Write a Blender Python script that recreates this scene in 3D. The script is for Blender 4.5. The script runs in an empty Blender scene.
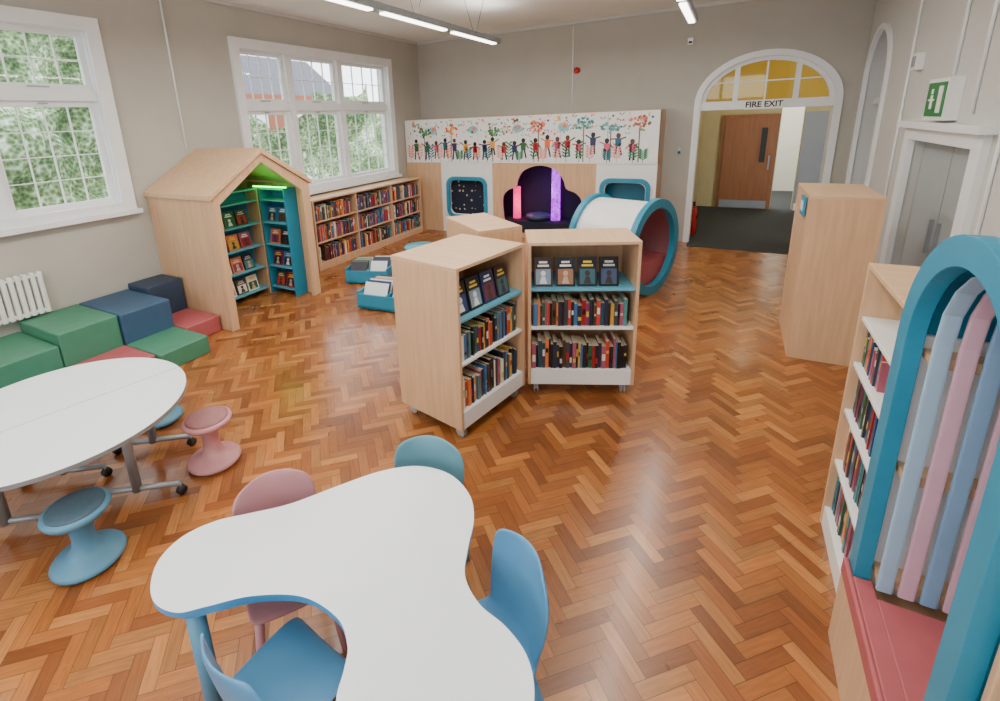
import bpy,bmesh,math,random
from mathutils import Matrix,Vector,noise
from mathutils.geometry import tessellate_polygon
random.seed(7)
R=random.random
def S(r,g,b):
    f=lambda c:(c/255/12.92) if c/255<=.04045 else ((c/255+.055)/1.055)**2.4
    return (f(r),f(g),f(b))
# ---------------------------------------------------------------- materials
def mat(name,rgb,rough=.5,var=.06,scale=6,vec=(1,1,1),metal=0,emit=0,coat=0,bump=0,detail=4):
    m=bpy.data.materials.new(name);m.use_nodes=True;nt=m.node_tree;N=nt.nodes;L=nt.links
    p=N['Principled BSDF']
    tc=N.new('ShaderNodeTexCoord');mp=N.new('ShaderNodeMapping');mp.inputs['Scale'].default_value=vec
    nz=N.new('ShaderNodeTexNoise');nz.inputs['Scale'].default_value=scale;nz.inputs['Detail'].default_value=detail
    cr=N.new('ShaderNodeValToRGB');c=S(*rgb)
    cr.color_ramp.elements[0].position=.3;cr.color_ramp.elements[1].position=.7
    cr.color_ramp.elements[0].color=tuple(max(0,x*(1-var)) for x in c)+(1,)
    cr.color_ramp.elements[1].color=tuple(min(1,x*(1+var)) for x in c)+(1,)
    L.new(tc.outputs['Object'],mp.inputs[0]);L.new(mp.outputs[0],nz.inputs['Vector']);L.new(nz.outputs['Fac'],cr.inputs[0]);L.new(cr.outputs[0],p.inputs['Base Color'])
    p.inputs['Roughness'].default_value=rough;p.inputs['Metallic'].default_value=metal
    if coat:p.inputs['Coat Weight'].default_value=coat;p.inputs['Coat Roughness'].default_value=.15
    if emit:
        L.new(cr.outputs[0],p.inputs['Emission Color']);p.inputs['Emission Strength'].default_value=emit
    if bump:
        b=N.new('ShaderNodeBump');b.inputs['Strength'].default_value=bump;b.inputs['Distance'].default_value=.01
        L.new(nz.outputs['Fac'],b.inputs['Height']);L.new(b.outputs[0],p.inputs['Normal'])
    return m
wood=mat('birch_laminate',(206,167,130),.42,.10,3,(9,9,.8),detail=6)
woodh=mat('birch_laminate_horizontal',(210,173,136),.42,.09,3,(9,.8,9),detail=6)
woodd=mat('oak_door',(146,94,54),.4,.15,3,(9,9,.7),detail=6)
white=mat('white_laminate',(232,233,232),.35,.02)
tablew=mat('table_white',(226,232,238),.3,.015)
teal=mat('teal_laminate',(38,134,166),.4,.05)
tealshelf=mat('teal_shelf',(92,165,190),.4,.05)
tealpale=mat('pale_teal',(90,170,180),.5,.05)
blueedge=mat('blue_edge',(70,150,205),.4,.04)
chairblue=mat('chair_blue',(84,146,190),.38,.04)
chairteal=mat('chair_teal',(98,150,165),.38,.04)
chairpink=mat('chair_pink',(196,138,142),.4,.04)
stoolblue=mat('stool_blue',(82,138,168),.45,.04)
padgrey=mat('stool_pad',(66,92,108),.7,.08,40)
padpink=mat('stool_pad_pink',(150,100,102),.7,.08,40)
sgreen=mat('vinyl_green',(66,128,100),.55,.05,12,bump=.05)
sblue=mat('vinyl_blue',(42,62,86),.55,.05,12,bump=.05)
sblue2=mat('vinyl_mid_blue',(50,82,112),.55,.05,12,bump=.05)
sred=mat('vinyl_red',(170,84,88),.55,.05,12,bump=.05)
barin=mat('barrel_lining',(138,82,90),.7,.06,12)
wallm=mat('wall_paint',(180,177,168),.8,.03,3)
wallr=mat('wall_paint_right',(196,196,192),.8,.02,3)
ceilm=mat('ceiling_paint',(240,241,236),.85,.02,3)
trimw=mat('white_gloss_trim',(232,235,237),.35,.02)
grey=mat('grey_metal',(150,158,164),.35,.05,metal=.4)
castw=mat('castor_grey',(170,172,175),.4,.05)
dark=mat('dark_plastic',(30,30,34),.5,.1)
navy=mat('navy_upholstery',(16,18,42),.8,.15,20)
radm=mat('radiator_enamel',(230,230,226),.35,.02)
doorgrey=mat('door_grey',(160,166,168),.5,.03)
redp=mat('red_enamel',(190,24,24),.3,.05)
greenp=mat('sign_green',(0,120,60),.4,.03)
blackp=mat('sign_black',(12,12,12),.5,.03)
carpet=mat('carpet_dark',(58,62,64),.95,.2,60)
cream=mat('corridor_cream',(192,178,136),.8,.04,3)
greywall=mat('corridor_grey',(150,155,162),.8,.03,3)
lamp=mat('lamp_diffuser',(255,248,234),.5,.0,emit=9)
ledg=mat('green_led',(40,255,70),.5,.0,emit=12)
purple=mat('purple_fibre_light',(160,40,225),.5,.75,26,emit=2.6)
pinkl=mat('pink_fibre_light',(235,30,110),.5,.5,26,emit=2.2)
stripb=mat('strip_blue',(158,186,212),.6,.04)
stripp=mat('strip_pink',(212,170,190),.6,.04)
stripd=mat('strip_denim',(128,164,202),.6,.04)
brick=mat('brick_wall',(150,92,70),.9,.25,14,(1,1,6))
roofm=mat('roof_slate',(92,92,100),.8,.2,10,(1,1,5))
def bookmat():
    m=bpy.data.materials.new('book_covers');m.use_nodes=True;nt=m.node_tree;N=nt.nodes;L=nt.links;p=N['Principled BSDF']
    a=N.new('ShaderNodeAttribute');a.attribute_name='Col';L.new(a.outputs['Color'],p.inputs['Base Color']);p.inputs['Roughness'].default_value=.4;return m
book=bookmat()
def dotmat():
    m=bpy.data.materials.new('dotted_fabric');m.use_nodes=True;nt=m.node_tree;N=nt.nodes;L=nt.links;p=N['Principled BSDF']
    tc=N.new('ShaderNodeTexCoord');v=N.new('ShaderNodeTexVoronoi');v.inputs['Scale'].default_value=11;v.inputs['Randomness'].default_value=.35
    cr=N.new('ShaderNodeValToRGB');cr.color_ramp.interpolation='CONSTANT';cr.color_ramp.elements[0].color=(.5,.45,.35,1);cr.color_ramp.elements[1].position=.3;cr.color_ramp.elements[1].color=(.012,.015,.035,1)
    L.new(tc.outputs['Object'],v.inputs['Vector']);L.new(v.outputs['Distance'],cr.inputs[0]);L.new(cr.outputs[0],p.inputs['Base Color']);p.inputs['Roughness'].default_value=.9;return m
dots=dotmat()
def foliage_sky_gaps():
    m=bpy.data.materials.new('foliage');m.use_nodes=True;nt=m.node_tree;N=nt.nodes;L=nt.links;p=N['Principled BSDF']
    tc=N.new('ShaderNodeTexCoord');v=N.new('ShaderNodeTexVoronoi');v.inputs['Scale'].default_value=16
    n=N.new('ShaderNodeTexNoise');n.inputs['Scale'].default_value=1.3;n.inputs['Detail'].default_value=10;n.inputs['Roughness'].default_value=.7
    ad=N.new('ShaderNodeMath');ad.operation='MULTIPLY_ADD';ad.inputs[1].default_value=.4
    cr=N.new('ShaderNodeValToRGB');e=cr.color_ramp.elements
    e[0].position=.42;e[0].color=S(26,44,24)+(1,);e[1].position=.96;e[1].color=S(238,244,236)+(1,)  # near-white end paints bright sky gaps; greens paled for overexposed daylight
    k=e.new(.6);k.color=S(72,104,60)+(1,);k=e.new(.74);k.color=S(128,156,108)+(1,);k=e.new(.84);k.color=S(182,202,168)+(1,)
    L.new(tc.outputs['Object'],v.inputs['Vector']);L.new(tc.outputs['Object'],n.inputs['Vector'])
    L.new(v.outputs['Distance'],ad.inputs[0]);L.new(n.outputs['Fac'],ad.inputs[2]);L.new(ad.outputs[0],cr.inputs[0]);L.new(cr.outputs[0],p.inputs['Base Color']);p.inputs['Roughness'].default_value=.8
    return m
fol=foliage_sky_gaps()
def glassmat(name,tint,f):
    m=bpy.data.materials.new(name);m.use_nodes=True;nt=m.node_tree;N=nt.nodes;L=nt.links
    N.remove(N['Principled BSDF']);o=N['Material Output'];t=N.new('ShaderNodeBsdfTransparent');t.inputs[0].default_value=(*tint,1);g=N.new('ShaderNodeBsdfGlossy');g.inputs['Roughness'].default_value=.03
    mx=N.new('ShaderNodeMixShader');mx.inputs[0].default_value=f;L.new(t.outputs[0],mx.inputs[1]);L.new(g.outputs[0],mx.inputs[2]);L.new(mx.outputs[0],o.inputs[0]);return m
glass=glassmat('window_glass',(1,1,1),.06)
warmglass=glassmat('amber_glass',(1,.88,.42),.04)  # warm corridor light put into the pane colour
BL,BW=.248,.062
def floormat():
    m=bpy.data.materials.new('herringbone_parquet');m.use_nodes=True;nt=m.node_tree;N=nt.nodes;L=nt.links;p=N['Principled BSDF']
    a=N.new('ShaderNodeAttribute');a.attribute_name='Col'
    uv=N.new('ShaderNodeUVMap');uv.uv_map='UVMap'
    sx=N.new('ShaderNodeSeparateXYZ');L.new(uv.outputs[0],sx.inputs[0])
    def mth(op,x,y=None):
        n=N.new('ShaderNodeMath');n.operation=op
        for i,q in enumerate((x,y)):
            if q is None:continue
            if isinstance(q,(int,float)):n.inputs[i].default_value=q
            else:L.new(q,n.inputs[i])
        return n.outputs[0]
    U,V=sx.outputs[0],sx.outputs[1]
    d=mth('MINIMUM',mth('MINIMUM',U,mth('SUBTRACT',BL,U)),mth('MINIMUM',V,mth('SUBTRACT',BW,V)))
    seam=mth('LESS_THAN',d,.0015)
    mp=N.new('ShaderNodeMapping');mp.inputs['Scale'].default_value=(8,80,1);L.new(uv.outputs[0],mp.inputs[0])
    off=N.new('ShaderNodeVectorMath');off.operation='ADD';L.new(mp.outputs[0],off.inputs[0])
    sc=N.new('ShaderNodeVectorMath');sc.operation='SCALE';sc.inputs['Scale'].default_value=90;L.new(a.outputs['Color'],sc.inputs[0]);L.new(sc.outputs[0],off.inputs[1])
    nz=N.new('ShaderNodeTexNoise');nz.inputs['Scale'].default_value=1.;nz.inputs['Detail'].default_value=5;L.new(off.outputs[0],nz.inputs['Vector'])
    tc=N.new('ShaderNodeTexCoord')
    wear=N.new('ShaderNodeTexNoise');wear.inputs['Scale'].default_value=.9;wear.inputs['Detail'].default_value=3;L.new(tc.outputs['Object'],wear.inputs['Vector'])
    g=mth('MULTIPLY',mth('ADD',mth('MULTIPLY',nz.outputs['Fac'],.9),.55),mth('ADD',mth('MULTIPLY',wear.outputs['Fac'],.5),.75))
    mx=N.new('ShaderNodeMix');mx.data_type='RGBA';mx.blend_type='MULTIPLY';mx.inputs[0].default_value=1
    L.new(a.outputs['Color'],mx.inputs[6]);L.new(g,mx.inputs[7])
    m2=N.new('ShaderNodeMix');m2.data_type='RGBA';L.new(mth('MULTIPLY',seam,.7),m2.inputs[0]);L.new(mx.outputs[2],m2.inputs[6]);m2.inputs[7].default_value=(.02,.009,.004,1)
    L.new(m2.outputs[2],p.inputs['Base Color'])
    n2=N.new('ShaderNodeTexNoise');n2.inputs['Scale'].default_value=2.5;L.new(tc.outputs['Object'],n2.inputs['Vector'])
    L.new(mth('ADD',mth('MULTIPLY',n2.outputs['Fac'],.2),.2),p.inputs['Roughness'])
    p.inputs['Coat Weight'].default_value=.3;p.inputs['Coat Roughness'].default_value=.16
    b=N.new('ShaderNodeBump');b.inputs['Strength'].default_value=.25;b.inputs['Distance'].default_value=.002;b.invert=True
    L.new(seam,b.inputs['Height']);L.new(b.outputs[0],p.inputs['Normal'])
    return m
# ---------------------------------------------------------------- mesh builder
class MB:
    def __init__(s,name):
        s.bm=bmesh.new();s.col=s.bm.loops.layers.float_color.new('Col');s.mats=[];s.name=name;s.M=Matrix()
    def mi(s,m):
        if m not in s.mats:s.mats.append(m)
        return s.mats.index(m)
    def mesh(s,vs,fs,m,col=None,smooth=False,M=None):
        T=s.M@M if M is not None else s.M
        bv=[s.bm.verts.new(T@Vector(v)) for v in vs];out=[]
        for i,f in enumerate(fs):
            try:F=s.bm.faces.new([bv[k] for k in f])
            except ValueError:continue
            mm=m[i] if isinstance(m,list) else m
            F.material_index=s.mi(mm);F.smooth=smooth
            c=col[i] if isinstance(col,list) else col
            if c is not None:
                for l in F.loops:l[s.col]=tuple(c)+(1,)
            out.append(F)
        return out
    def box(s,x0,x1,y0,y1,z0,z1,m,col=None,M=None):
        v=[(x0,y0,z0),(x1,y0,z0),(x1,y1,z0),(x0,y1,z0),(x0,y0,z1),(x1,y0,z1),(x1,y1,z1),(x0,y1,z1)]
        f=[(0,3,2,1),(4,5,6,7),(0,1,5,4),(1,2,6,5),(2,3,7,6),(3,0,4,7)]
        return s.mesh(v,f,m,col,M=M)
    def plate(s,loops,t,m,mside=None,M=None,smooth=False):
        mside=mside or m
        flat=[p for l in loops for p in l];n=len(flat)
        tris=tessellate_polygon([[Vector((p[0],p[1],0)) for p in l] for l in loops])
        vs=[(p[0],p[1],t/2) for p in flat]+[(p[0],p[1],-t/2) for p in flat]
        fs=[tuple(x) for x in tris]+[tuple(i+n for i in reversed(x)) for x in tris];ms=[m]*len(fs)
        o=0
        for l in loops:
            k=len(l)
            for i in range(k):
                a=o+i;b=o+(i+1)%k;fs.append((a,b,b+n,a+n));ms.append(mside)
            o+=k
        F=s.mesh(vs,fs,ms,M=M)
        bmesh.ops.recalc_face_normals(s.bm,faces=F)
        return F
    def lathe(s,prof,m,seg=32,M=None,mats=None):
        vs=[];ids=[]
        for r,z in prof:
            if r<1e-6:ids.append([len(vs)]);vs.append((0,0,z))
            else:
                ids.append(list(range(len(vs),len(vs)+seg)))
                vs+=[(r*math.cos(2*math.pi*i/seg),r*math.sin(2*math.pi*i/seg),z) for i in range(seg)]
        fs=[];ms=[]
        for k in range(len(prof)-1):
            a,b=ids[k],ids[k+1]
            for i in range(seg):
                j=(i+1)%seg
                if len(a)==1 and len(b)==1:continue
                if len(a)==1:fs.append((a[0],b[j],b[i]))
                elif len(b)==1:fs.append((a[i],a[j],b[0]))
                else:fs.append((a[i],a[j],b[j],b[i]))
                ms.append(mats[k] if mats else m)
        return s.mesh(vs,fs,ms,smooth=True,M=M)
    def tube(s,p0,p1,r0,m,r1=None,seg=12):
        r1=r0 if r1 is None else r1
        p0=Vector(p0);p1=Vector(p1);d=p1-p0;q=d.to_track_quat('Z','Y').to_matrix().to_4x4()
        s.lathe([(0,0),(r0,0),(r1,d.length),(0,d.length)],m,seg,M=Matrix.Translation(p0)@q)
    def text(s,t,size,m,M):
        c=bpy.data.curves.new('tmp','FONT');c.body=t;c.size=size;c.align_x='CENTER';c.align_y='CENTER';c.extrude=.001;c.offset=.003
        o=bpy.data.objects.new('tmp',c);bpy.context.collection.objects.link(o)
        me=bpy.data.meshes.new_from_object(o.evaluated_get(bpy.context.evaluated_depsgraph_get()))
        s.mesh([v.co[:] for v in me.vertices],[tuple(p.vertices) for p in me.polygons],m,M=M)
        bpy.data.objects.remove(o);bpy.data.curves.remove(c)
    def temp(s,vs,fs,m,mods):
        me=bpy.data.meshes.new('tmp');me.from_pydata(vs,[],fs);o=bpy.data.objects.new('tmp',me);bpy.context.collection.objects.link(o)
        for ty,kw in mods:
            md=o.modifiers.new('m',ty)
            for k,v in kw.items():setattr(md,k,v)
        me2=bpy.data.meshes.new_from_object(o.evaluated_get(bpy.context.evaluated_depsgraph_get()))
        s.mesh([v.co[:] for v in me2.vertices],[tuple(p.vertices) for p in me2.polygons],m,smooth=True)
        bpy.data.objects.remove(o)
    def done(s,loc=(0,0,0),rot=0,bevel=0,seg=2):
        me=bpy.data.meshes.new(s.name);s.bm.to_mesh(me);s.bm.free()
        for m in s.mats:me.materials.append(m)
        o=bpy.data.objects.new(s.name,me);bpy.context.collection.objects.link(o)
        o.location=loc;o.rotation_euler=(0,0,rot)
        if bevel:
            b=o.modifiers.new('bevel','BEVEL');b.width=bevel;b.segments=seg;b.limit_method='ANGLE';b.angle_limit=math.radians(50)
        return o
def rect(a,b,c,d):return [(a,c),(b,c),(b,d),(a,d)]
def rrect(x0,x1,y0,y1,r,n=6):
    o=[]
    for cx,cy,a in((x1-r,y0+r,-90),(x1-r,y1-r,0),(x0+r,y1-r,90),(x0+r,y0+r,180)):
        for i in range(n+1):
            t=math.radians(a+90*i/n);o.append((cx+r*math.cos(t),cy+r*math.sin(t)))
    return o
def smooth(pts,n=6):
    o=[];k=len(pts)
    for i in range(k):
        p=[Vector(pts[(i+j-1)%k]) for j in range(4)]
        for q in range(n):
            t=q/n
            v=.5*((2*p[1])+(p[2]-p[0])*t+(2*p[0]-5*p[1]+4*p[2]-p[3])*t*t+(3*p[1]-p[0]-3*p[2]+p[3])*t**3)
            o.append((v.x,v.y))
    return o
def MX(x):  # local (a,b,c)->(y,z,x)
    return Matrix(((0,0,1,x),(1,0,0,0),(0,1,0,0),(0,0,0,1)))
def MY(y):  # local (a,b,c)->(x,-y,z)
    return Matrix(((1,0,0,0),(0,0,-1,y),(0,1,0,0),(0,0,0,1)))
XL,XR,YB,YF,ZC=-5.88,1.54,9.15,-3.0,3.8
# ---------------------------------------------------------------- floor
def build_floor():
    bm=bmesh.new();col=bm.loops.layers.float_color.new('Col');uv=bm.loops.layers.uv.new('UVMap')
    n=4;c=math.sqrt(.5)
    def add(x,y,w,h,horiz):
        cx,cy=(x+w/2)*BW,(y+h/2)*BW
        X=c*(cx-cy);Y=c*(cx+cy)
        X+=-2.2;Y+=3
        if X<XL-.3 or X>XR+.3 or Y<YF-.3 or Y>YB+.4:return
        P=[]
        for (a,b) in((x,y),(x+w,y),(x+w,y+h),(x,y+h)):
            a*=BW;b*=BW;P.append(bm.verts.new((c*(a-b)-2.2,c*(a+b)+3,0)))
        f=bm.faces.new(P);t=R();b=.66+.40*R()
        base=(S(170,106,53),S(160,96,46),S(179,118,64),S(142,82,40))[min(3,int(t*4.2))]
        cc=tuple(v*b for v in base)+(1,)
        uvs=[(0,0),(BL,0),(BL,BW),(0,BW)] if horiz else [(0,0),(0,BW),(BL,BW),(BL,0)]
        for l,u in zip(f.loops,uvs):l[col]=cc;l[uv].uv=u
    K=200
    for m in range(-34,35):
        for i in range(-K,K):
            ox,oy=i+n*m,i-n*m
            if abs(ox)>170 and abs(oy)>170:continue
            add(ox,oy,n,1,True);add(ox-1,oy,1,n,False)
    for co,no in(((XL,0,0),(-1,0,0)),((XR,0,0),(1,0,0)),((0,YF,0),(0,-1,0)),((0,YB+.12,0),(0,1,0))):
        bmesh.ops.bisect_plane(bm,geom=bm.verts[:]+bm.edges[:]+bm.faces[:],plane_co=co,plane_no=no,clear_outer=True)
    me=bpy.data.meshes.new('floor');bm.to_mesh(me);bm.free();me.materials.append(floormat())
    o=bpy.data.objects.new('floor',me);bpy.context.collection.objects.link(o)
build_floor()
# ---------------------------------------------------------------- shell
W1=(.1,3.0,1.38,3.34);W2=(4.6,8.12,1.2,3.36)
b=MB('wall_left');ins=.02
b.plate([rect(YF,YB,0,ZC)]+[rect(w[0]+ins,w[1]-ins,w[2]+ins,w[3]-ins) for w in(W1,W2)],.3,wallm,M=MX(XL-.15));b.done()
AC,AW,AS,AR=.385,.89,2.3,.68
def arch(c,w,sp,r,base,n=28):
    return [(c-w,base)]+[(c-w*math.cos(math.pi*i/n),sp+r*math.sin(math.pi*i/n)) for i in range(n+1)]+[(c+w,base)]
b=MB('wall_back')
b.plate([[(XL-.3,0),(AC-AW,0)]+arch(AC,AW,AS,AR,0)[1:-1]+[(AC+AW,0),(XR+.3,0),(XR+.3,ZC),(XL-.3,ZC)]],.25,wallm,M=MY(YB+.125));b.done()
b=MB('wall_right')
RA=(8.35,.58)
rec=arch(RA[0],RA[1],2.55,.58,.95)
b.plate([[(YF,0),(4.85,0),(4.85,1.87),(6.35,1.87),(6.35,0),(YB,0),(YB,ZC),(YF,ZC)],rec],.25,wallr,M=MX(XR+.125))
b.box(XR+.25,XR+.3,YF,YB,0,ZC,wallr);b.done()
b=MB('wall_front')
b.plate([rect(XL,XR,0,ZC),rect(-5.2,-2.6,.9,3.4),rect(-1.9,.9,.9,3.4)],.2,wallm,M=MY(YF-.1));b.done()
b=MB('ceiling');b.box(XL-.3,XR+.3,YF-.2,YB+.25,ZC,ZC+.1,ceilm);b.done()
b=MB('trim_1');b.box(XL,XL+.03,YF,YB,ZC-.05,ZC,wallr);b.box(XL,XR,YB-.03,YB,ZC-.05,ZC,wallr);b.box(XR-.03,XR,YF,YB,ZC-.05,ZC,wallr);b.done()
b=MB('baseboard_left');b.box(XL,XL+.02,YF,YB,0,.15,trimw);b.done()
b=MB('baseboard_back');b.box(-1,-.65,YB-.02,YB,0,.15,trimw);b.box(1.4,XR,YB-.02,YB,0,.15,trimw);b.done()
b=MB('baseboard_right');b.box(XR-.02,XR,YF,4.7,0,.15,trimw);b.box(XR-.02,XR,6.5,YB,0,.15,trimw);b.done()
def window(name,w,mull,tr,cols,rows_up,rows_lo):
    y0,y1,z0,z1=w;b=MB(name);c=.11
    b.plate([rect(y0-.02,y1+.02,z0-.02,z1+.02),rect(y0+c,y1-c,z0+c-.02,z1-c)],.05,trimw,M=MX(XL+.02))
    b.plate([rect(y0+c-.04,y1-c+.04,z0+c-.06,z1-c+.04),rect(y0+c+.003,y1-c-.003,z0+c-.017,z1-c-.003)],.19,trimw,M=MX(XL-.105))
    b.box(XL-.02,XL+.1,y0-.03,y1+.05,z0-.05,z0-.0,trimw)
    ys=[y0+c]+mull+[y1-c];zb,zt=z0+c-.02,z1-c
    for m in mull:b.box(XL-.19,XL-.02,m-.06,m+.06,zb,zt,trimw)
    b.box(XL-.185,XL-.026,y0+c,y1-c,tr-.055,tr+.055,trimw)
    for i in range(len(ys)-1):
        a=ys[i]+(.06 if i else 0);e=ys[i+1]-(.06 if i<len(ys)-2 else 0)
        for k,(p,q,rows) in enumerate(((zb,tr-.055,rows_lo),(tr+.055,zt,rows_up))):
            xx=XL-.1
            f=.055
            b.plate([rect(a,e,p,q),rect(a+f,e-f,p+f,q-f)],.05,trimw,M=MX(xx))
            for j in range(1,cols):
                y=a+f+(e-a-2*f)*j/cols;b.box(xx-.012,xx+.012,y-.005,y+.005,p+f,q-f,trimw)
            for j in range(1,rows):
                z=p+f+(q-p-2*f)*j/rows;b.box(xx-.010,xx+.010,a+f,e-f,z-.005,z+.005,trimw)
            b.mesh([(xx,a+f,p+f),(xx,e-f,p+f),(xx,e-f,q-f),(xx,a+f,q-f)],[(0,1,2,3)],glass)
            if k:
                b.box(xx+.03,xx+.04,(a+e)/2-.09,(a+e)/2+.09,p+.02,p+.032,grey)
            else:
                b.box(xx+.03,xx+.04,(a+e)/2-.04,(a+e)/2+.04,q-.03,q-.018,grey)
    b.done()
window('window_1',W1,[.95,1.87],2.6,4,2,4)
window('window_2',W2,[5.6,6.72],2.5,4,2,4)
for i,(a,e) in enumerate(((-5.2,-2.6),(-1.9,.9))):  # unseen front windows, added to let in extra fill light
    b=MB('window_%d'%(3+i));b.plate([rect(a-.1,e+.1,.8,3.5),rect(a+.04,e-.04,.94,3.36)],.08,trimw,M=MY(YF+.02))
    b.box((a+e)/2-.05,(a+e)/2+.05,YF-.1,YF,.9,3.4,trimw);b.box(a,e,YF-.09,YF-.01,2.5,2.6,trimw);b.done()
# arched doorway trim and fanlight
b=MB('trim_2')
o=arch(AC,AW+.075,AS,AR+.07,0);i_=arch(AC,AW-.02,AS,AR-.02,0)
b.plate([o+list(reversed(i_))],.04,trimw,M=MY(YB-.012))
b.plate([arch(AC,AW+.0,AS,AR+.0,0)+list(reversed(i_))],.24,trimw,M=MY(YB+.13));b.done()
b=MB('window_5')
b.box(AC-AW,AC+AW,YB+.0,YB+.12,2.2,2.33,trimw)
for x in(-.01,.78):b.box(x-.035,x+.035,YB+.02,YB+.1,2.33,2.33+AR*math.sqrt(max(0,1-((x-AC)/AW)**2))-.03,trimw)
b.plate([arch(AC,AW-.02,AS,AR-.02,2.33)+list(reversed(arch(AC,AW-.08,AS,AR-.08,2.33)))],.06,trimw,M=MY(YB+.06))
b.plate([arch(AC,AW-.05,AS,AR-.05,2.33)],.004,warmglass,M=MY(YB+.075))
b.box(.373,.397,YB+.05,YB+.07,2.33,2.93,trimw)
b.box(-.4,1.2,YB+.052,YB+.068,2.6,2.62,trimw);b.done()
b=MB('fire_exit_sign')
b.box(.12,.65,YB-.03,YB-.002,2.19,2.33,white);b.text('FIRE EXIT',.118,blackp,MY(YB-.032)@Matrix.Translation((.385,2.26,0)));b.done()
# corridor beyond
b=MB('wall_corridor_left');b.box(-.85,-.6,YB+.25,12.9,0,3.4,cream);b.done()
b=MB('wall_corridor_right');b.box(3.0,3.1,YB+.25,16,0,3.4,cream);b.done()
b=MB('wall_corridor_end')
b.plate([[(-.6,0),(.9,0),(.9,2.2),(1.3,2.2),(1.3,0),(3.0,0),(3.0,3.4),(-.6,3.4)]],.1,cream,M=MY(12.95))
b.box(1.32,1.8,12.86,12.9,.0,2.1,greywall);b.box(1.32,2.95,12.84,12.9,0,.16,trimw);b.done()
b=MB('wall_corridor_far');b.box(.5,3,15.9,16,0,3.4,white);b.done()
b=MB('ceiling_corridor');b.box(-.85,3.1,YB+.25,16,3.4,3.5,cream);b.done()
b=MB('floor_corridor');b.box(-.85,3.1,YB+.12,16,-.05,.004,carpet);b.done()
b=MB('entrance_mat');b.box(-.5,1.27,8.83,YB+.2,.0,.008,carpet);b.done()  # corridor carpet carried forward through the doorway
b=MB('door_1')
b.box(-.2,.88,12.8,12.88,0,2.08,woodd)
b.box(-.14,.82,12.76,12.8,.02,2.02,woodd)
b.box(.56,.68,12.745,12.76,1.05,1.8,dark)
b.plate([rect(.54,.70,1.03,1.82),rect(.565,.675,1.055,1.795)],.02,woodd,M=MY(12.75))
b.box(-.12,.8,12.745,12.76,.03,.2,grey)
b.box(.74,.77,12.72,12.76,.9,1.2,grey);b.done(bevel=.004)
b=MB('notice_cabinet');b.box(1.9,2.25,12.55,12.83,0.004,2.0,dark);b.box(1.93,2.22,12.53,12.55,.9,1.9,navy);b.done(bevel=.01)
for p in((-.5,9.75),(-.5,9.98)):
    b=MB('fire_extinguisher');b.lathe([(0,0),(.07,0),(.075,.02),(.075,.42),(.05,.48),(.02,.5),(.02,.54),(0,.54)],redp,20)
    b.box(-.05,.03,-.012,.012,.54,.57,dark);b.tube((.02,0,.53),(.085,0,.3),.01,dark);b.done(loc=(p[0],p[1],.004))
b=MB('door_2')
b.plate([rect(4.7,6.5,0,2.0),rect(4.87,6.33,-.001,1.86)],.05,trimw,M=MX(XR-.02))
b.box(XR-.1,XR,4.62,6.58,1.97,2.03,trimw)
b.box(XR+.08,XR+.13,4.87,5.59,0,1.85,doorgrey);b.box(XR+.08,XR+.13,5.61,6.33,0,1.85,doorgrey)
b.box(XR+.05,XR+.08,5.5,5.53,.9,1.2,grey);b.box(XR+.05,XR+.08,5.67,5.7,.9,1.2,grey);b.done(bevel=.003)
b=MB('window_6')
b.plate([arch(RA[0],RA[1]+.03,2.55,.61,.9)+list(reversed(arch(RA[0],RA[1]-.03,2.55,.55,.9)))],.05,trimw,M=MX(XR-.01))
b.box(XR-.06,XR+.1,RA[0]-.64,RA[0]+.64,.88,.96,trimw)
b.box(XR+.12,XR+.16,RA[0]-.03,RA[0]+.03,.95,3.1,trimw);b.box(XR+.115,XR+.155,RA[0]-.55,RA[0]+.55,2.2,2.28,trimw)
b.box(XR+.2,XR+.24,RA[0]-.57,RA[0]+.57,.95,3.12,mat('frosted_pane',(176,186,200),.4,.05,emit=.15));b.done()  # opaque pane; bluish window light put into its colour and glow
b=MB('exit_sign')
b.box(1.45,XR,5.39,5.87,2.05,2.38,white);b.box(1.444,1.45,5.42,5.84,2.08,2.35,greenp)
b.box(1.44,1.444,5.47,5.56,2.11,2.32,white);b.box(1.44,1.444,5.68,5.73,2.14,2.25,white);b.box(1.439,1.444,5.64,5.78,2.205,2.22,white);b.box(1.44,1.444,5.69,5.73,2.26,2.3,white);b.done()
b=MB('trim_3');b.tube((XL+.012,3.75,1.98),(XL+.012,3.75,ZC-.06),.012,trimw);b.done()  # conduit pipe on the left wall
b=MB('trim_4');b.tube((-2.6,YB-.012,2.3),(-2.6,YB-.012,ZC-.06),.012,trimw);b.done()  # conduit pipe on the back wall
for i,(y,z) in enumerate(((6.9,.2),(5.62,2.4),(5.1,2.1),(4.55,.2))):
    b=MB('trim_%d'%(5+i));b.tube((XR-.012,y,z),(XR-.012,y,ZC-.06),.012,trimw);b.done()  # conduit pipes running up the right wall
b=MB('fire_alarm');b.lathe([(0,0),(.055,0),(.055,.03),(.04,.06),(.0,.065)],redp,20,M=MY(YB)@Matrix.Translation((-2.52,2.98,0)));b.done()
b=MB('motion_sensor');b.box(-.75,-.67,YB-.06,YB,3.22,3.32,white);b.box(-.735,-.685,YB-.075,YB-.06,3.24,3.27,dark);b.done(bevel=.01)
b=MB('speaker_box');b.box(XR-.06,XR,6.5,6.66,2.5,2.66,white);b.box(XR-.07,XR-.06,6.53,6.63,2.53,2.63,grey);b.done(bevel=.01)
b=MB('card_reader');b.box(-.78,-.72,YB-.03,YB,1.5,1.62,grey);b.box(-.77,-.73,YB-.035,YB-.03,1.52,1.56,dark);b.done(bevel=.004)
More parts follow.
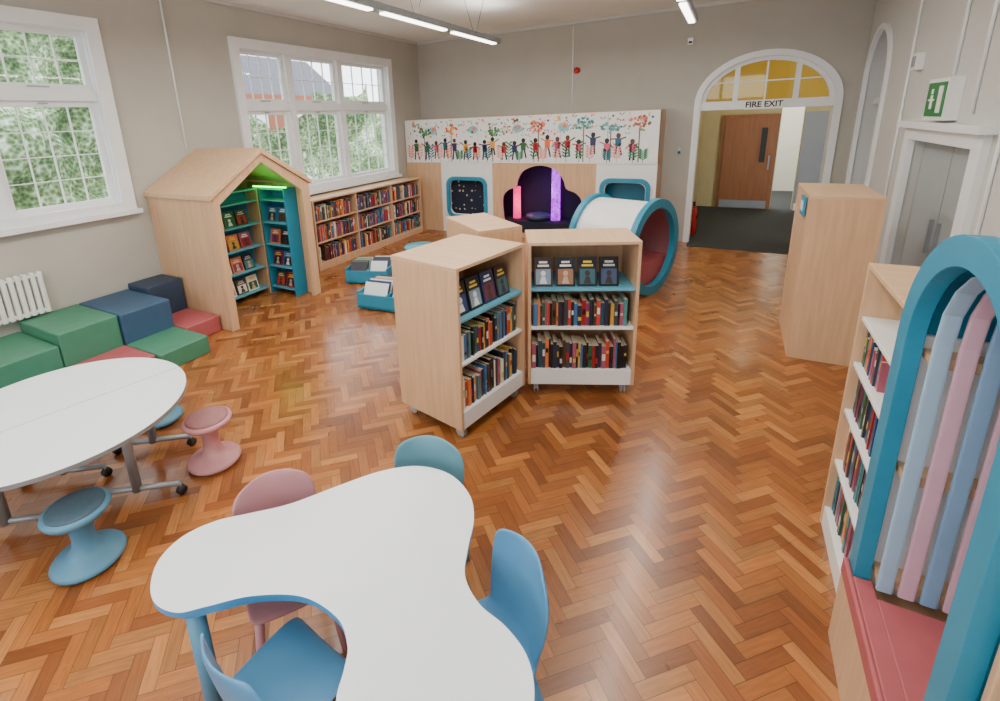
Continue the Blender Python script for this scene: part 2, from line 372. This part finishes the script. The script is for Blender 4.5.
# ---------------------------------------------------------------- ceiling lights
for x,y1,en in((-3.25,7.3,27),(-.58,7.5,16)):
    b=MB('linear_pendant_light');y0=-1.6
    b.box(x-.06,x+.06,y0,y1,3.3,3.37,grey)
    n=6;l=(y1-y0)/n
    for i in range(n):
        a,e=y0+i*l+.1,y0+(i+1)*l-.1
        b.box(x-.035,x+.035,a,e,3.285,3.3,lamp)
        for q in(-.05,.05):b.tube((x+q*.3,(a+e)/2,3.35),(x+q*3,(a+e)/2,ZC),.003,dark,seg=6)
        for added_up in(0,1):  # upward lamps are added to brighten the ceiling; downward ones are the pendants
            ld=bpy.data.lights.new('pendant_lamp','AREA');ld.shape='RECTANGLE';ld.size=.07;ld.size_y=e-a;ld.energy=en if not added_up else 10;ld.color=(1,.95,.87)
            lo=bpy.data.objects.new('pendant_lamp',ld);bpy.context.collection.objects.link(lo);lo.location=(x,(a+e)/2,3.28 if not added_up else 3.385)
            if added_up:lo.rotation_euler=(math.pi,0,0)
    b.done()
def pl(name,loc,e,c,r=.1):
    ld=bpy.data.lights.new(name,'POINT');ld.energy=e;ld.color=c;ld.shadow_soft_size=r;lo=bpy.data.objects.new(name,ld);bpy.context.collection.objects.link(lo);lo.location=loc
pl('corridor_lamp',(.6,11,3.1),30,(1,.85,.6),.15);pl('corridor_lamp',(1.6,14.5,3.0),80,(1,.97,.93),.15)
# ---------------------------------------------------------------- books
PAL=[(28,30,36),(40,44,60),(20,20,22),(150,30,30),(190,60,45),(235,225,205),(20,60,110),(60,110,160),(205,160,60),(40,90,60),(120,50,90),(80,55,40),(160,80,100),(70,130,130),(220,120,60),(60,60,66),(30,70,90)]
def bookrow(b,x0,x1,z,hm,y=.03,bright=0,fill=1,dep=.15):
    x=x0+.004;pg=S(205,195,170)
    while x<x1-.03:
        w=.010+.022*R();h=hm*(.70+.27*R());c=S(*random.choice(PAL[(2 if bright else 0):]+([] if bright else PAL[:3]*2)));yy=y+.015*R()
        if R()>fill:x+=.12*R();continue
        M=Matrix.Translation((x,yy,z))
        b.box(0,w,0,dep,0,h,book,[c,pg,c,c,c,c],M=M)
        if R()<.5:
            k=S(*random.choice([(220,215,200),(210,180,70),(20,20,20),(180,180,180),(160,40,40)]));u0=.2+.4*R();u1=u0+.1+.2*R();b.mesh([(.003,-.001,h*u0),(w-.003,-.001,h*u0),(w-.003,-.001,h*u1),(.003,-.001,h*u1)],[(0,1,2,3)],book,k,M=M)
        x+=w+.0015
def faceout(b,x0,x1,z,y=.06,w=.14,h=.2,pal=None,pal2=None):
    x=x0+.02
    while x+w<x1:
        c=S(*random.choice(pal or PAL));M=Matrix.Translation((x,y,z))@Matrix.Rotation(-.22,4,'X')
        b.box(0,w,0,.015,0,h,book,c,M=M)
        k=S(*random.choice(pal2 or PAL));b.mesh([(w*.1,-.001,h*.08),(w*.9,-.001,h*.08),(w*.9,-.001,h*.6),(w*.1,-.001,h*.6)],[(0,1,2,3)],book,k,M=M)
        k=S(*random.choice([(240,240,235),(230,200,80),(190,190,195)]))
        for j,q in enumerate((.68,.8)):b.mesh([(w*(.2+.08*j),-.001,h*q),(w*(.8-.08*j),-.001,h*q),(w*(.8-.08*j),-.001,h*(q+.07)),(w*(.2+.08*j),-.001,h*(q+.07))],[(0,1,2,3)],book,k,M=M)
        k=S(*random.choice([(200,165,140),(225,225,220),(60,50,50)]))
        b.mesh([(w*(.5+.14*math.cos(a)),-.002,h*(.45+.1*math.sin(a))) for a in [2*math.pi*i/8 for i in range(8)]],[tuple(range(8))],book,k,M=M)
        b.mesh([(w*.3,-.002,h*.1),(w*.7,-.002,h*.1),(w*.6,-.002,h*.34),(w*.4,-.002,h*.34)],[(0,1,2,3)],book,k,M=M)
        x+=w+.012+.015*R()
def bookcase(name,W,D,H,zs,loc,rot,z0=0,cast=False,back=wood,shelfm=wood,plinth=white,div=1,t=.025,closed=False):
    b=MB(name)
    b.box(0,t,0,D,z0,H-t,wood);b.box(W-t,W,0,D,z0,H-t,wood);b.box(0,W,0,D,H-t,H,woodh)
    b.box(t,W-t,D-.02,D,z0,H-t,back);b.box(t,W-t,.005,D-.02,z0,zs[0],plinth)
    if closed:b.box(t,W-t,.006,.024,zs[0],H-t,wood)
    for i,z in enumerate(zs[1:]):
        sm=shelfm[i] if isinstance(shelfm,list) else shelfm
        b.box(t,W-t,.01 if not closed else .03,D-.02,z-.022,z,sm)
    for k in range(1,div):b.box(W*k/div-t/2,W*k/div+t/2,.002,D-.02,zs[0],H-t,wood)
    if cast:
        for x in(.07,W-.07):
            for y in(.07,D-.07):
                b.box(x-.02,x+.02,y-.02,y+.02,z0-.03,z0,grey)
                for q in(-.017,.009):b.lathe([(0,0),(.036,0),(.04,.003),(.04,.008),(0,.008)],castw,18,M=Matrix.Translation((x+q,y,.04))@Matrix.Rotation(math.pi/2,4,'Y'))
                b.box(x-.012,x+.012,y-.03,y+.03,.035,z0-.02,grey)
    return b.done(loc=loc,rot=rot,bevel=.003)
def placed(b,loc,rot):return b.done(loc=loc,rot=rot)
def ang(a,c):return math.atan2(c[1]-a[1],c[0]-a[0])
zsC=[.23,.6,.92]
dpal=[(25,28,40),(50,30,34),(30,46,90),(20,20,24),(24,46,56)];dpal2=[(70,84,114),(40,60,120),(150,110,80),(130,150,165),(110,50,60),(60,100,110)]
for org,end,D,seen in(((-1.45,2.57),(-1.285,3.345),.62,1),((-1.265,3.36),(-.50,3.70),.46,2),((-1.53,3.92),(-2.12,4.39),.42,3)):
    r=ang(org,end);W=math.dist(org,end)
    bookcase('mobile_bookcase',W,D,1.29,zsC,(*org,0),r,z0=.1,cast=True,back=wood,shelfm=[white,tealshelf])
    b=MB('shelf_books')
    bookrow(b,.03,W-.04,.23,.27);bookrow(b,.03,W-.05,.60,.24);faceout(b,.03,W-.03,.92,w=.145,h=.23,pal=dpal,pal2=dpal2)
    placed(b,(*org,0),r)
bookcase('low_bookcase',3.0,.42,1.12,[.12,.45,.78],(XL+.45,5.3,0),math.pi/2,div=3,back=wood,plinth=wood)
b=MB('shelf_books')
for k in range(3):
    for z in(.12,.45,.78):bookrow(b,.03+k,.97+k,z,.27,bright=1,fill=.97)
placed(b,(XL+.45,5.3,0),math.pi/2)
bookcase('tall_bookcase',.68,.46,1.48,[.12,.42,.72,.98,1.22],(.62,2.86,0),-math.pi/2,shelfm=white,back=white)
b=MB('shelf_books')
for z in(.12,.42,.72):bookrow(b,.03,.65,z,.27,bright=1)
bookrow(b,.03,.35,.98,.2,bright=1)
placed(b,(.62,2.86,0),-math.pi/2)
bookcase('tall_bookcase',.9,.46,1.48,[.12,.42,.72,.98,1.22],(.62,1.27,0),-math.pi/2,shelfm=white,back=white)
b=MB('shelf_books')
for z in(.12,.42,.72):bookrow(b,.25,.87,z,.25,bright=1)
placed(b,(.62,1.27,0),-math.pi/2)
bookcase('wooden_cabinet',.86,.5,1.48,[.08,.5,.82,1.15],(.62,5.83,0),-math.pi/2,shelfm=white,back=wood,plinth=wood,closed=True)
b=MB('shelf_sign');b.box(.6,.618,5.1,5.3,1.28,1.44,teal);b.box(.597,.6,5.13,5.27,1.32,1.4,white);b.done()
# ---------------------------------------------------------------- arched reading alcove
b=MB('arched_reading_alcove');cy=1.72;x0=.58;zs_=1.43
def archp(r,sp,base=.345,n=28):return [(cy-r,base)]+[(cy-r*math.cos(math.pi*i/n),sp+r*math.sin(math.pi*i/n)) for i in range(n+1)]+[(cy+r,base)]
b.plate([archp(.425,zs_)+list(reversed(archp(.335,zs_)))],.05,teal,M=MX(x0+.025))
b.plate([archp(.42,zs_)+list(reversed(archp(.40,zs_)))],.42,teal,M=MX(x0+.05+.21))
b.plate([archp(.405,zs_)],.02,white,M=MX(x0+.47))
b.box(x0-.015,x0+.46,cy-.425,cy+.425,0,.34,wood)
b.box(x0+.06,x0+.45,cy+.385,cy+.40,.34,zs_,white)
for z in(.47,.93,1.385):
    b.box(x0+.06,x0+.45,cy+.312,cy+.385,z-.025,z,woodh);b.box(x0+.06,x0+.45,cy+.30,cy+.312,z-.035,z+.005,wood)
    b.box(x0+.3,x0+.45,cy-.39,cy+.26,z-.025,z,woodh)
b.done(bevel=.002)
b=MB('red_bench_cushion');b.box(x0-.02,x0+.0-.001,cy-.42,cy+.42,.345,.42,sred);b.box(x0+.051,1.02,cy-.38,cy+.25,.345,.42,sred)
b.box(x0-.005,x0+.06,cy-.33,cy+.33,.346,.4195,sred);b.done(bevel=.008,seg=3)
b=MB('fabric_strip_curtain')
for i,(xs,m) in enumerate(((.660,stripb),(.722,stripp),(.784,stripd),(.846,stripp),(.908,stripb),(.97,stripd))):
    pts=[(cy+.285,.43),(cy+.285,1.44),(cy+.27,1.55),(cy+.22,1.64),(cy+.14,1.71),(cy+.04,1.745),(cy-.08,1.745)]
    n=16
    for (ya,za),(yb_,zb) in zip(pts,pts[1:]):
        vs=[]
        for Y_,Z_ in((ya,za),(yb_,zb)):
            for k in range(n):
                t=2*math.pi*k/n;sg=lambda v:math.copysign(abs(v)**.5,v);vs.append((xs+.024*sg(math.cos(t)),Y_+.008*sg(math.sin(t)),Z_))
        b.mesh(vs,[(k,(k+1)%n,(k+1)%n+n,k+n) for k in range(n)],m,smooth=False)
b.done()
# ---------------------------------------------------------------- house bookcase
b=MB('house_bookcase');hy0,hy1,hx0,hx1=3.17,4.56,XL+.01,-4.70;ym=(hy0+hy1)/2;ze,zr=1.5,1.93;t=.04
b.box(hx0,hx1,hy0,hy0+t,0,ze,wood);b.box(hx0,hx1,hy1-t,hy1,0,ze,wood)
for sgn in(-1,1):
    ye=ym+sgn*(hy1-hy0)/2+sgn*.03;zz=ze-.01
    p=[(ye,zz),(ym,zr+.0),(ym,zr+.06),(ye,zz+.055)]
    b.plate([p],hx1+.03-hx0,woodh,M=MX((hx0+hx1+.03)/2))
fr=[(hy0+.004,.002),(hy0+.004,ze),(ym,zr-.003),(hy1-.004,ze),(hy1-.004,.002),(hy1-.13,.002),(hy1-.13,ze-.07),(ym,zr-.1),(hy0+.09,ze-.07),(hy0+.09,.002)]
b.plate([fr],.05,wood,M=MX(hx1-.02))
b.plate([[(hy0+.004,.002),(hy0+.004,ze),(ym,zr-.003),(hy1-.004,ze),(hy1-.004,.002)]],.02,wood,M=MX(hx0+.014))
xb=hx0+.25
b.box(xb,xb+.02,hy0+.04,4.3,0,1.45,teal);b.box(xb,xb+.24,4.285,4.305,0,1.455,wood)
for z in(.1,.4,.7,1.0,1.3,1.45):b.box(xb+.01,xb+.235,hy0+.045,4.28,z-.02,z,tealshelf)
b.box(-5.36,-4.9,hy1-.06,hy1-.04,0,1.45,teal);b.box(-5.38,-5.36,hy1-.25,hy1-.04,0,1.45,teal);b.box(-4.92,-4.9,hy1-.25,hy1-.05,0,1.455,teal)
for z in(.1,.4,.7,1.0,1.3,1.45):b.box(-5.36,-4.92,hy1-.245,hy1-.06,z-.02,z,tealshelf)
b.box(-5.4,-4.8,hy1-.3,hy1-.28,1.47,1.485,ledg)
b.done(bevel=.003)
b=MB('picture_books')
for z in(.1,.4,.7,1.0):
    b.M=Matrix.Translation((xb+.22,hy0+.1,0))@Matrix.Rotation(math.pi/2,4,'Z');faceout(b,0,1.05,z,y=.05,w=.16,h=.2)
    b.M=Matrix.Translation((-5.35,hy1-.24,0));faceout(b,0,.43,z,y=.04,w=.17,h=.2)
b.M=Matrix();b.done()
pl('green_led_glow',(-5.1,4.1,1.5),1.2,(.15,1,.2),.04)
# ---------------------------------------------------------------- back wall play unit
yb=8.5
b=MB('reading_den_unit')
b.plate([rect(XL+.005,-5.05,0,1.4)],.04,wood,M=MY(yb+.02))
b.plate([rect(-5.05,-3.92,0,1.4),rrect(-4.86,-4.1,.38,1.06,.12)],.04,white,M=MY(yb+.02))
cl=[(-3.66,.08),(-3.72,.68),(-3.62,.88),(-3.44,.96),(-3.4,1.1),(-3.28,1.27),(-2.98,1.36),(-2.68,1.28),(-2.54,1.1),(-2.48,.95),(-2.3,.87),(-2.2,.68),(-2.24,.08)]
cl2=[];
for i in range(len(cl)-1):
    p=[Vector(cl[max(0,min(len(cl)-1,i+j-1))]) for j in range(4)]
    for q in range(5):
        t_=q/5;v=.5*((2*p[1])+(p[2]-p[0])*t_+(2*p[0]-5*p[1]+4*p[2]-p[3])*t_*t_+(3*p[1]-p[0]-3*p[2]+p[3])*t_**3);cl2.append((v.x,v.y))
cl2.append(cl[-1])
b.plate([rect(-3.92,-1.97,0,1.4),cl2],.04,wood,M=MY(yb+.02))
b.plate([rect(-1.97,-1.0,0,1.4),rrect(-1.82,-1.16,.55,1.08,.12)],.04,white,M=MY(yb+.02))
for a,e,z0,z1 in((-4.93,-4.03,.3,1.13),(-1.9,-1.08,.47,1.16)):
    b.plate([rrect(a,e,z0,z1,.17),rrect(a+.07,e-.07,z0+.07,z1-.07,.11)],.05,teal,M=MY(yb-.01))
b.box(XL+.005,-1.0,yb,yb+.62,1.4,1.43,wood);b.box(-1.03,-1.0,yb+.04,YB-.005,0,2.22,wood);b.box(XL+.005,-1.0,yb+.04,yb+.08,1.43,2.24,wood);b.box(XL+.005,-1.0,yb+.04,YB-.005,2.22,2.25,woodh)
b.box(-3.95,-1.95,YB-.06,YB-.03,0,1.4,navy);b.box(-3.97,-3.93,yb+.04,YB-.05,0,1.4,navy);b.box(-1.97,-1.93,yb+.04,YB-.05,0,1.4,teal)
b.box(-3.93,-1.97,yb+.06,YB-.06,0,.3,navy);b.box(-3.93,-1.97,yb+.06,YB-.06,1.36,1.4,navy)
b.box(-4.95,-3.99,yb+.12,yb+.15,.1,1.3,dots);b.box(-1.92,-1.06,yb+.4,yb+.43,.1,1.3,teal)
b.done(bevel=.002)
for cx_,cz,rr,mm in((-2.78,1.34,.08,purple),(-3.56,.92,.07,pinkl)):
    b=MB('bubble_tube_lamp')
    for k in range(22):
        a=2*math.pi*k/22;b.tube((cx_+rr*math.cos(a),8.85+rr*math.sin(a),.3),(cx_+rr*.9*math.cos(a+.5),8.85+rr*.9*math.sin(a+.5),cz),.008,mm,seg=6)
    b.done()
b=MB('floor_cushion');b.lathe([(0,0),(.2,.01),(.25,.06),(.23,.11),(.1,.14),(0,.145)],sblue,24);b.done(loc=(-3.1,8.8,.3))
pl('purple_glow',(-2.95,8.72,.9),5,(.6,.15,1),.08);pl('pink_glow',(-3.35,8.65,.6),4,(1,.12,.45),.05)
# mural
b=MB('mural_banner')
seams=[XL+.02,-5.3,-4.2,-3.4,-2.6,-1.8,-1.0]
for a,e in zip(seams,seams[1:]):b.box(a+.004,e-.004,yb-.015,yb+.035,1.4,2.24,white)
T=MY(yb-.017)
def poly(pts,c,d=0):b.mesh([(p[0],p[1],d) for p in pts],[tuple(range(len(pts)))],book,S(*c),M=T)
def disc(x,z,r,c,d=.001,n=12,sx=1):poly([(x+sx*r*math.cos(2*math.pi*i/n),z+r*math.sin(2*math.pi*i/n)) for i in range(n)],c,d)
def line(x0,z0,x1,z1,w,c,d=.0):
    v=Vector((x1-x0,z1-z0));v.normalize();nx,nz=-v.y*w/2,v.x*w/2;poly([(x0+nx,z0+nz),(x0-nx,z0-nz),(x1-nx,z1-nz),(x1+nx,z1+nz)],c,d)
SK=[(90,55,40),(225,170,140),(150,100,70),(60,40,30)];SH=[(200,40,50),(30,90,120),(230,160,40),(210,90,120),(40,100,60),(230,110,40),(40,40,90)]
def person(x,z,h):
    sk=random.choice(SK);sh=random.choice(SH);lg=random.choice([(25,30,45),(25,30,45),(60,40,50),(20,70,100)]);a=.1*R()
    line(x-.02,z+.45*h,x-.03-a*h*.5,z,.03,lg);line(x+.02,z+.45*h,x+.03+a*h,z,.03,lg)
    poly([(x-.045,z+.42*h),(x+.045,z+.42*h),(x+.052,z+.8*h),(x-.052,z+.8*h)],sh,.0005)
    for s_ in(-1,1):
        u=R();line(x+s_*.045,z+.77*h,x+s_*(.1+.03*u),z+(.5+.45*u)*h,.022,sh if R()<.5 else sk)
    disc(x,z+.89*h,.036,sk);disc(x,z+.93*h,.038,random.choice([(25,20,20),(90,50,30),(30,25,30)]),.0015)
def plant(x,z,h,c):
    line(x,z,x,z+h,.01,c)
    for k in range(5):
        q=z+h*(.25+.17*k)
        for s_ in(-1,1):
            poly([(x,q),(x+s_*.05,q+.02),(x+s_*.085,q+.06),(x+s_*.03,q+.05)],c,.0005)
for k in range(22):
    plant(-5.75+.215*k+.08*R(),1.42,.16+.2*R(),random.choice([(235,120,90),(60,130,90),(40,110,120),(230,150,140)]))
x=-5.6
while x<-1.15:
    person(x,1.46+.10*R()*(R()<.6),.31+.09*R());x+=.16+.12*R()
for k in range(230):
    xx_=-5.8+4.7*R();zz_=1.87+.33*R();c=random.choice([(235,90,70),(40,110,120),(240,180,70),(230,140,150),(60,60,80),(110,160,110)])
    q=R()
    if q<.45:disc(xx_,zz_,.010+.016*R(),c)
    elif q<.7:
        a=R()*3;line(xx_,zz_,xx_+.06*math.cos(a),zz_+.06*math.sin(a),.012,c)
    else:
        for s_ in(-1,1):poly([(xx_,zz_),(xx_+s_*.03,zz_+.02),(xx_+s_*.05,zz_+.045),(xx_+s_*.02,zz_+.035)],c)
for xx_,hh in((-5.4,2.0),(-4.78,2.05),(-3.9,1.98),(-3.0,2.06),(-2.2,2.06),(-1.75,2.0),(-1.3,2.07)):
    line(xx_,1.43,xx_,hh,.018,(110,70,50),.0003)
    fc=random.choice([[(230,120,90),(150,80,60)],[(90,150,90),(60,110,80)],[(235,150,60),(200,90,60)],[(60,130,140),(100,170,160)]])
    for k in range(22):
        a=R()*6.28;r=.12*R()**.5;disc(xx_+1.3*r*math.cos(a),hh+r*.8*math.sin(a),.024,random.choice(fc),.0008+.00005*k)
for xx_ in(-5.2,-4.3,-3.4,-2.55):
    disc(xx_,2.02,.075,(120,190,210),.0006,16,1.3);disc(xx_+.02,2.04,.04,(235,130,90),.0009)
b.done()
# barrel nook
b=MB('barrel_reading_nook');L_=.82;rc=.6
def circ(r,n=48):return [(r*math.cos(2*math.pi*i/n),r*math.sin(2*math.pi*i/n)) for i in range(n)]
for x in(0,-L_):b.plate([circ(.6),circ(.49)],.07,teal,M=Matrix.Translation((0,0,.6))@MX(x-.035))
n=48
for r,m in((.55,white),(.53,barin)):
    vs=[];[vs.append((x,r*math.cos(2*math.pi*i/n),.6+r*math.sin(2*math.pi*i/n))) for x in(-.05,-L_-.02) for i in range(n)]
    b.mesh(vs,[(i,(i+1)%n,(i+1)%n+n,i+n) for i in range(n)],m,smooth=True)
b.plate([[(p[0],p[1]) for p in circ(.525) if p[1]<-.2]],.7,sred,M=Matrix.Translation((0,0,.6))@MX(-.45))
b.done(loc=(-.68,6.22,0),rot=math.atan2(-.33,.94))
# ---------------------------------------------------------------- bins, ottoman
def bin_(loc,rot,w=.62,d=.42):
    b=MB('picture_book_bin')
    b.box(0,w,0,d,.02,.05,teal)
    b.box(0,w,0,.02,.02,.2,teal);b.box(0,w,d-.02,d,.02,.26,teal);b.box(0,.02,.001,d-.001,.021,.23,teal);b.box(w-.02,w,.001,d-.001,.021,.23,teal);b.box(w/2-.01,w/2+.01,.001,d,.021,.2,teal)
    for x in(.05,w-.05):
        for y in(.05,d-.05):b.tube((x,y,0),(x,y,.03),.02,dark)
    b.done(loc=loc,rot=rot)
    b=MB('picture_books')
    for c in(.03,w/2+.02):
        for k in range(11):
            M=Matrix.Translation((c+.02*R(),.04+k*.03,.06))@Matrix.Rotation(-.5-.1*R(),4,'X')
            b.box(0,w/2-.07,0,.008,0,.24+.07*R(),book,S(*random.choice([(220,225,225),(150,170,180),(90,130,150),(60,60,70),(200,180,160),(210,110,90),(50,70,110),(120,150,90)])),M=M)
    b.done(loc=loc,rot=rot)
bin_((-4.62,4.98,0),math.radians(20));bin_((-3.84,4.30,0),math.radians(6),w=.8)
b=MB('round_ottoman');b.lathe([(0,0),(.25,0),(.26,.01),(.26,.27),(.24,.3),(0,.3)],tealpale,40,mats=[sblue2,sblue2,sblue2,tealpale,tealpale]);b.done(loc=(-4.2,6.3,0))
# ---------------------------------------------------------------- step seating
b=MB('step_seating')
def blk(x0,x1,y0,y1,h,m):b.box(x0+.004,x1-.004,y0+.004,y1-.004,0,h,m)
xw=XL+.025;h1,h2=.19,.5
blk(-5.06,-4.53,1.73,2.24,h1,sred);blk(-5.06,-4.47,2.24,2.74,h1,sgreen);blk(-5.06,-4.55,1.2,1.73,h1,sblue2);blk(-5.06,-4.55,.68,1.2,h1,sgreen)
blk(-5.44,-4.86,2.745,3.15,h1,sred)
blk(xw,-5.065,1.73,2.24,h2,sgreen);blk(xw,-5.065,1.2,1.73,h2-.1,sgreen);blk(xw,-5.03,2.24,2.74,h2,sblue2);blk(xw,-5.065,.68,1.2,h2,sblue)
blk(xw,-5.445,2.745,3.15,h2+.06,sblue)
b.done(bevel=.014,seg=3)
b=MB('radiator')
for k in range(22):
    y=.75+k*.057;b.box(XL+.04,XL+.11,y,y+.042,.52,.94,radm)
b.box(XL+.05,XL+.1,.75,1.99,.53,.57,radm);b.box(XL+.05,XL+.1,.75,1.99,.89,.92,radm);b.box(XL+.005,XL+.05,.9,.95,.6,.7,radm);b.box(XL+.005,XL+.05,1.8,1.85,.6,.7,radm);b.done(bevel=.012)
# ---------------------------------------------------------------- stools
def stool(loc,m,pad):
    b=MB('wobble_stool')
    b.lathe([(0,0),(.1,0),(.165,.015),(.172,.03),(.16,.045),(.1,.065),(.062,.1),(.052,.16),(.058,.24),(.09,.285),(.145,.305),(.155,.325),(.15,.34),(.125,.345)],m,40)
    b.lathe([(.132,.343),(.13,.352),(.12,.356),(0,.358)],pad,40);b.done(loc=loc)
stool((-2.9,1.66,0),chairpink,padpink);stool((-2.8,.84,0),stoolblue,padgrey);stool((-3.76,1.78,0),stoolblue,padgrey);stool((-3.85,.6,0),chairpink,padpink)
# ---------------------------------------------------------------- left folding table
b=MB('folding_table');tc=(-3.36,1.06);tr=.675;zt=.62
for s_ in(0,1):
    a0=math.radians(78+180*s_);pts=[(tr*math.cos(a0+math.pi*i/40),tr*math.sin(a0+math.pi*i/40)) for i in range(41)]
    dx=math.cos(a0+math.pi/2)*.002;dy=math.sin(a0+math.pi/2)*.002
    b.plate([[(p[0]+dx,p[1]+dy) for p in pts]],.025,tablew,mside=grey,M=Matrix.Translation((0,0,zt-.0125)))
for x,y in((.34,.16),(-.28,.03),(-.09,-.34),(-.06,.49)):
    b.tube((x,y,.06),(x,y,zt-.025),.028,grey)
    b.tube((x-.2,y-.15,.075),(x+.2,y+.15,.075),.018,grey)
    for q in(-1,1):
        for k in(-.012,.012):b.lathe([(0,0),(.026,0),(.03,.003),(.03,.008),(0,.01)],dark,16,M=Matrix.Translation((x+q*.2+k,y+q*.15,.03))@Matrix.Rotation(math.pi/2,4,'Y'))
        b.tube((x+q*.2,y+q*.15,.03),(x+q*.2,y+q*.15,.08),.008,grey)
b.tube((.34,.16,.5),(-.06,.49,.5),.015,grey);b.tube((-.28,.03,.5),(-.09,-.34,.5),.015,grey)
b.done(loc=(tc[0],tc[1],0))
# ---------------------------------------------------------------- wave table
pts=[(-1.69,.65),(-1.77,.73),(-1.79,.84),(-1.74,.95),(-1.65,1.04),(-1.53,1.16),(-1.42,1.33),(-1.30,1.5),(-1.16,1.61),(-1.0,1.63),(-.86,1.56),(-.78,1.45),(-.735,1.31),(-.69,1.2),(-.6,1.13),(-.49,1.10),(-.40,1.05),(-.345,.97),(-.33,.87),(-.37,.75),(-.47,.66),(-.6,.62),(-.74,.63),(-.83,.68),(-.87,.76),(-.91,.82),(-1.0,.87),(-1.16,.87),(-1.32,.79),(-1.43,.69),(-1.5,.63),(-1.6,.615)]
b=MB('wave_table');b.plate([smooth(pts,6)],.024,tablew,mside=blueedge,M=Matrix.Translation((0,0,.608)))
b.plate([smooth([((p[0]+1.05)*.97-1.05,(p[1]-1.1)*.97+1.1) for p in pts],4)],.01,blueedge,M=Matrix.Translation((0,0,.59)))
for x,y in((-1.49,.68),(-1.05,1.45),(-.52,.85)):
    b.tube((x,y,.02),(x,y,.59),.032,stoolblue,seg=20);b.lathe([(0,0),(.045,0),(.045,.02),(.03,.03)],dark,16,M=Matrix.Translation((x,y,0)))
b.done()
# ---------------------------------------------------------------- chairs
def chair(loc,face,m,top=0):
    b=MB('school_chair')
    prof=[(.17,.33),(.168,.35),(.10,.358),(0,.35),(-.10,.352),(-.15,.372),(-.172,.42),(-.185,.49),(-.197,.57),(-.207,.64+top),(-.214,.70+top)]
    hw=[.15,.172,.178,.178,.17,.155,.158,.172,.18,.172,.125]
    vs=[];n=9
    for i,((y,z),w) in enumerate(zip(prof,hw)):
        k=min(1,max(0,(i-4)/2))
        for j in range(n):
            u=-1+2*j/(n-1);vs.append((w*u,y+.045*u*u*k,z+.014*u*u*(1-k)-(.02*u*u if i==10 else 0)))
    fs=[(i*n+j,i*n+j+1,(i+1)*n+j+1,(i+1)*n+j) for i in range(len(prof)-1) for j in range(n-1)]
    b.temp(vs,fs,m,[('SOLIDIFY',dict(thickness=.014,offset=0)),('SUBSURF',dict(levels=2,render_levels=2))])
    for sx in(-1,1):
        b.tube((sx*.135,.12,.345),(sx*.17,.165,0),.02,m,.014);b.tube((sx*.13,-.11,.345),(sx*.165,-.2,0),.02,m,.014)
    b.done(loc=(*loc,0),rot=math.atan2(face[1],face[0])-math.pi/2)
chair((-1.16,.76),(.12,1),chairblue)
chair((-1.49,1.07),(.85,-.55),chairpink,.02)
chair((-1.09,1.52),(.3,-.95),chairteal,.02)
chair((-.61,1.16),(-.57,-.82),chairblue,.03)
# ---------------------------------------------------------------- outside
def hedge(name,x,y0,y1,z0,z1,amp,res=.25,rag=.6):
    b=MB(name);ny=int((y1-y0)/res);nz=int((z1-z0)/res);vs=[]
    for i in range(ny+1):
        top=z1+rag*noise.noise(Vector((i*.23,x,0)))*2
        for k in range(nz+1):
            y=y0+(y1-y0)*i/ny;z=z0+(top-z0)*k/nz
            vs.append((x+amp*noise.noise(Vector((y*.9,z*.9,x)))+.25*noise.noise(Vector((y*3,z*3,x))),y,z))
    b.mesh(vs,[(i*(nz+1)+k,(i+1)*(nz+1)+k,(i+1)*(nz+1)+k+1,i*(nz+1)+k+1) for i in range(ny) for k in range(nz)],fol,smooth=True);b.done()
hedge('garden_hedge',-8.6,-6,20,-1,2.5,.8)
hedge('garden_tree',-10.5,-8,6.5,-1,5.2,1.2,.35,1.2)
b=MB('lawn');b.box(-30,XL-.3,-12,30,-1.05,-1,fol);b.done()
b=MB('brick_house')
b.box(-19,-15,9,17,-1,3.4,brick);b.mesh([(-19,8.8,3.4),(-15,8.8,3.4),(-17,8.8,5.0),(-19,17.2,3.4),(-15,17.2,3.4),(-17,17.2,5.0)],[(0,1,2),(3,5,4),(1,4,5,2),(0,2,5,3)],roofm)
for y in(10,12,14):b.box(-15,-14.95,y,y+.9,1.6,2.8,trimw)
b.done()
w=bpy.data.worlds.new('overcast_sky');bpy.context.scene.world=w;w.use_nodes=True
bg=w.node_tree.nodes['Background'];bg.inputs[0].default_value=(.90,.95,1,1);bg.inputs[1].default_value=5.2
# ---------------------------------------------------------------- camera
cd=bpy.data.cameras.new('camera');cam=bpy.data.objects.new('camera',cd);bpy.context.collection.objects.link(cam)
fz=Vector((.4755,-.837,.2597)).normalized();rx=Vector((.875,.4875,-.0395));rx=(rx-fz*rx.dot(fz)).normalized();uy=fz.cross(rx)
cam.matrix_world=Matrix(((rx.x,uy.x,fz.x,0),(rx.y,uy.y,fz.y,0),(rx.z,uy.z,fz.z,2.2),(0,0,0,1)))
cd.sensor_width=36;cd.lens=17.5;cd.shift_x=.046;cd.shift_y=-.0985;cd.clip_start=.02
bpy.context.scene.camera=cam
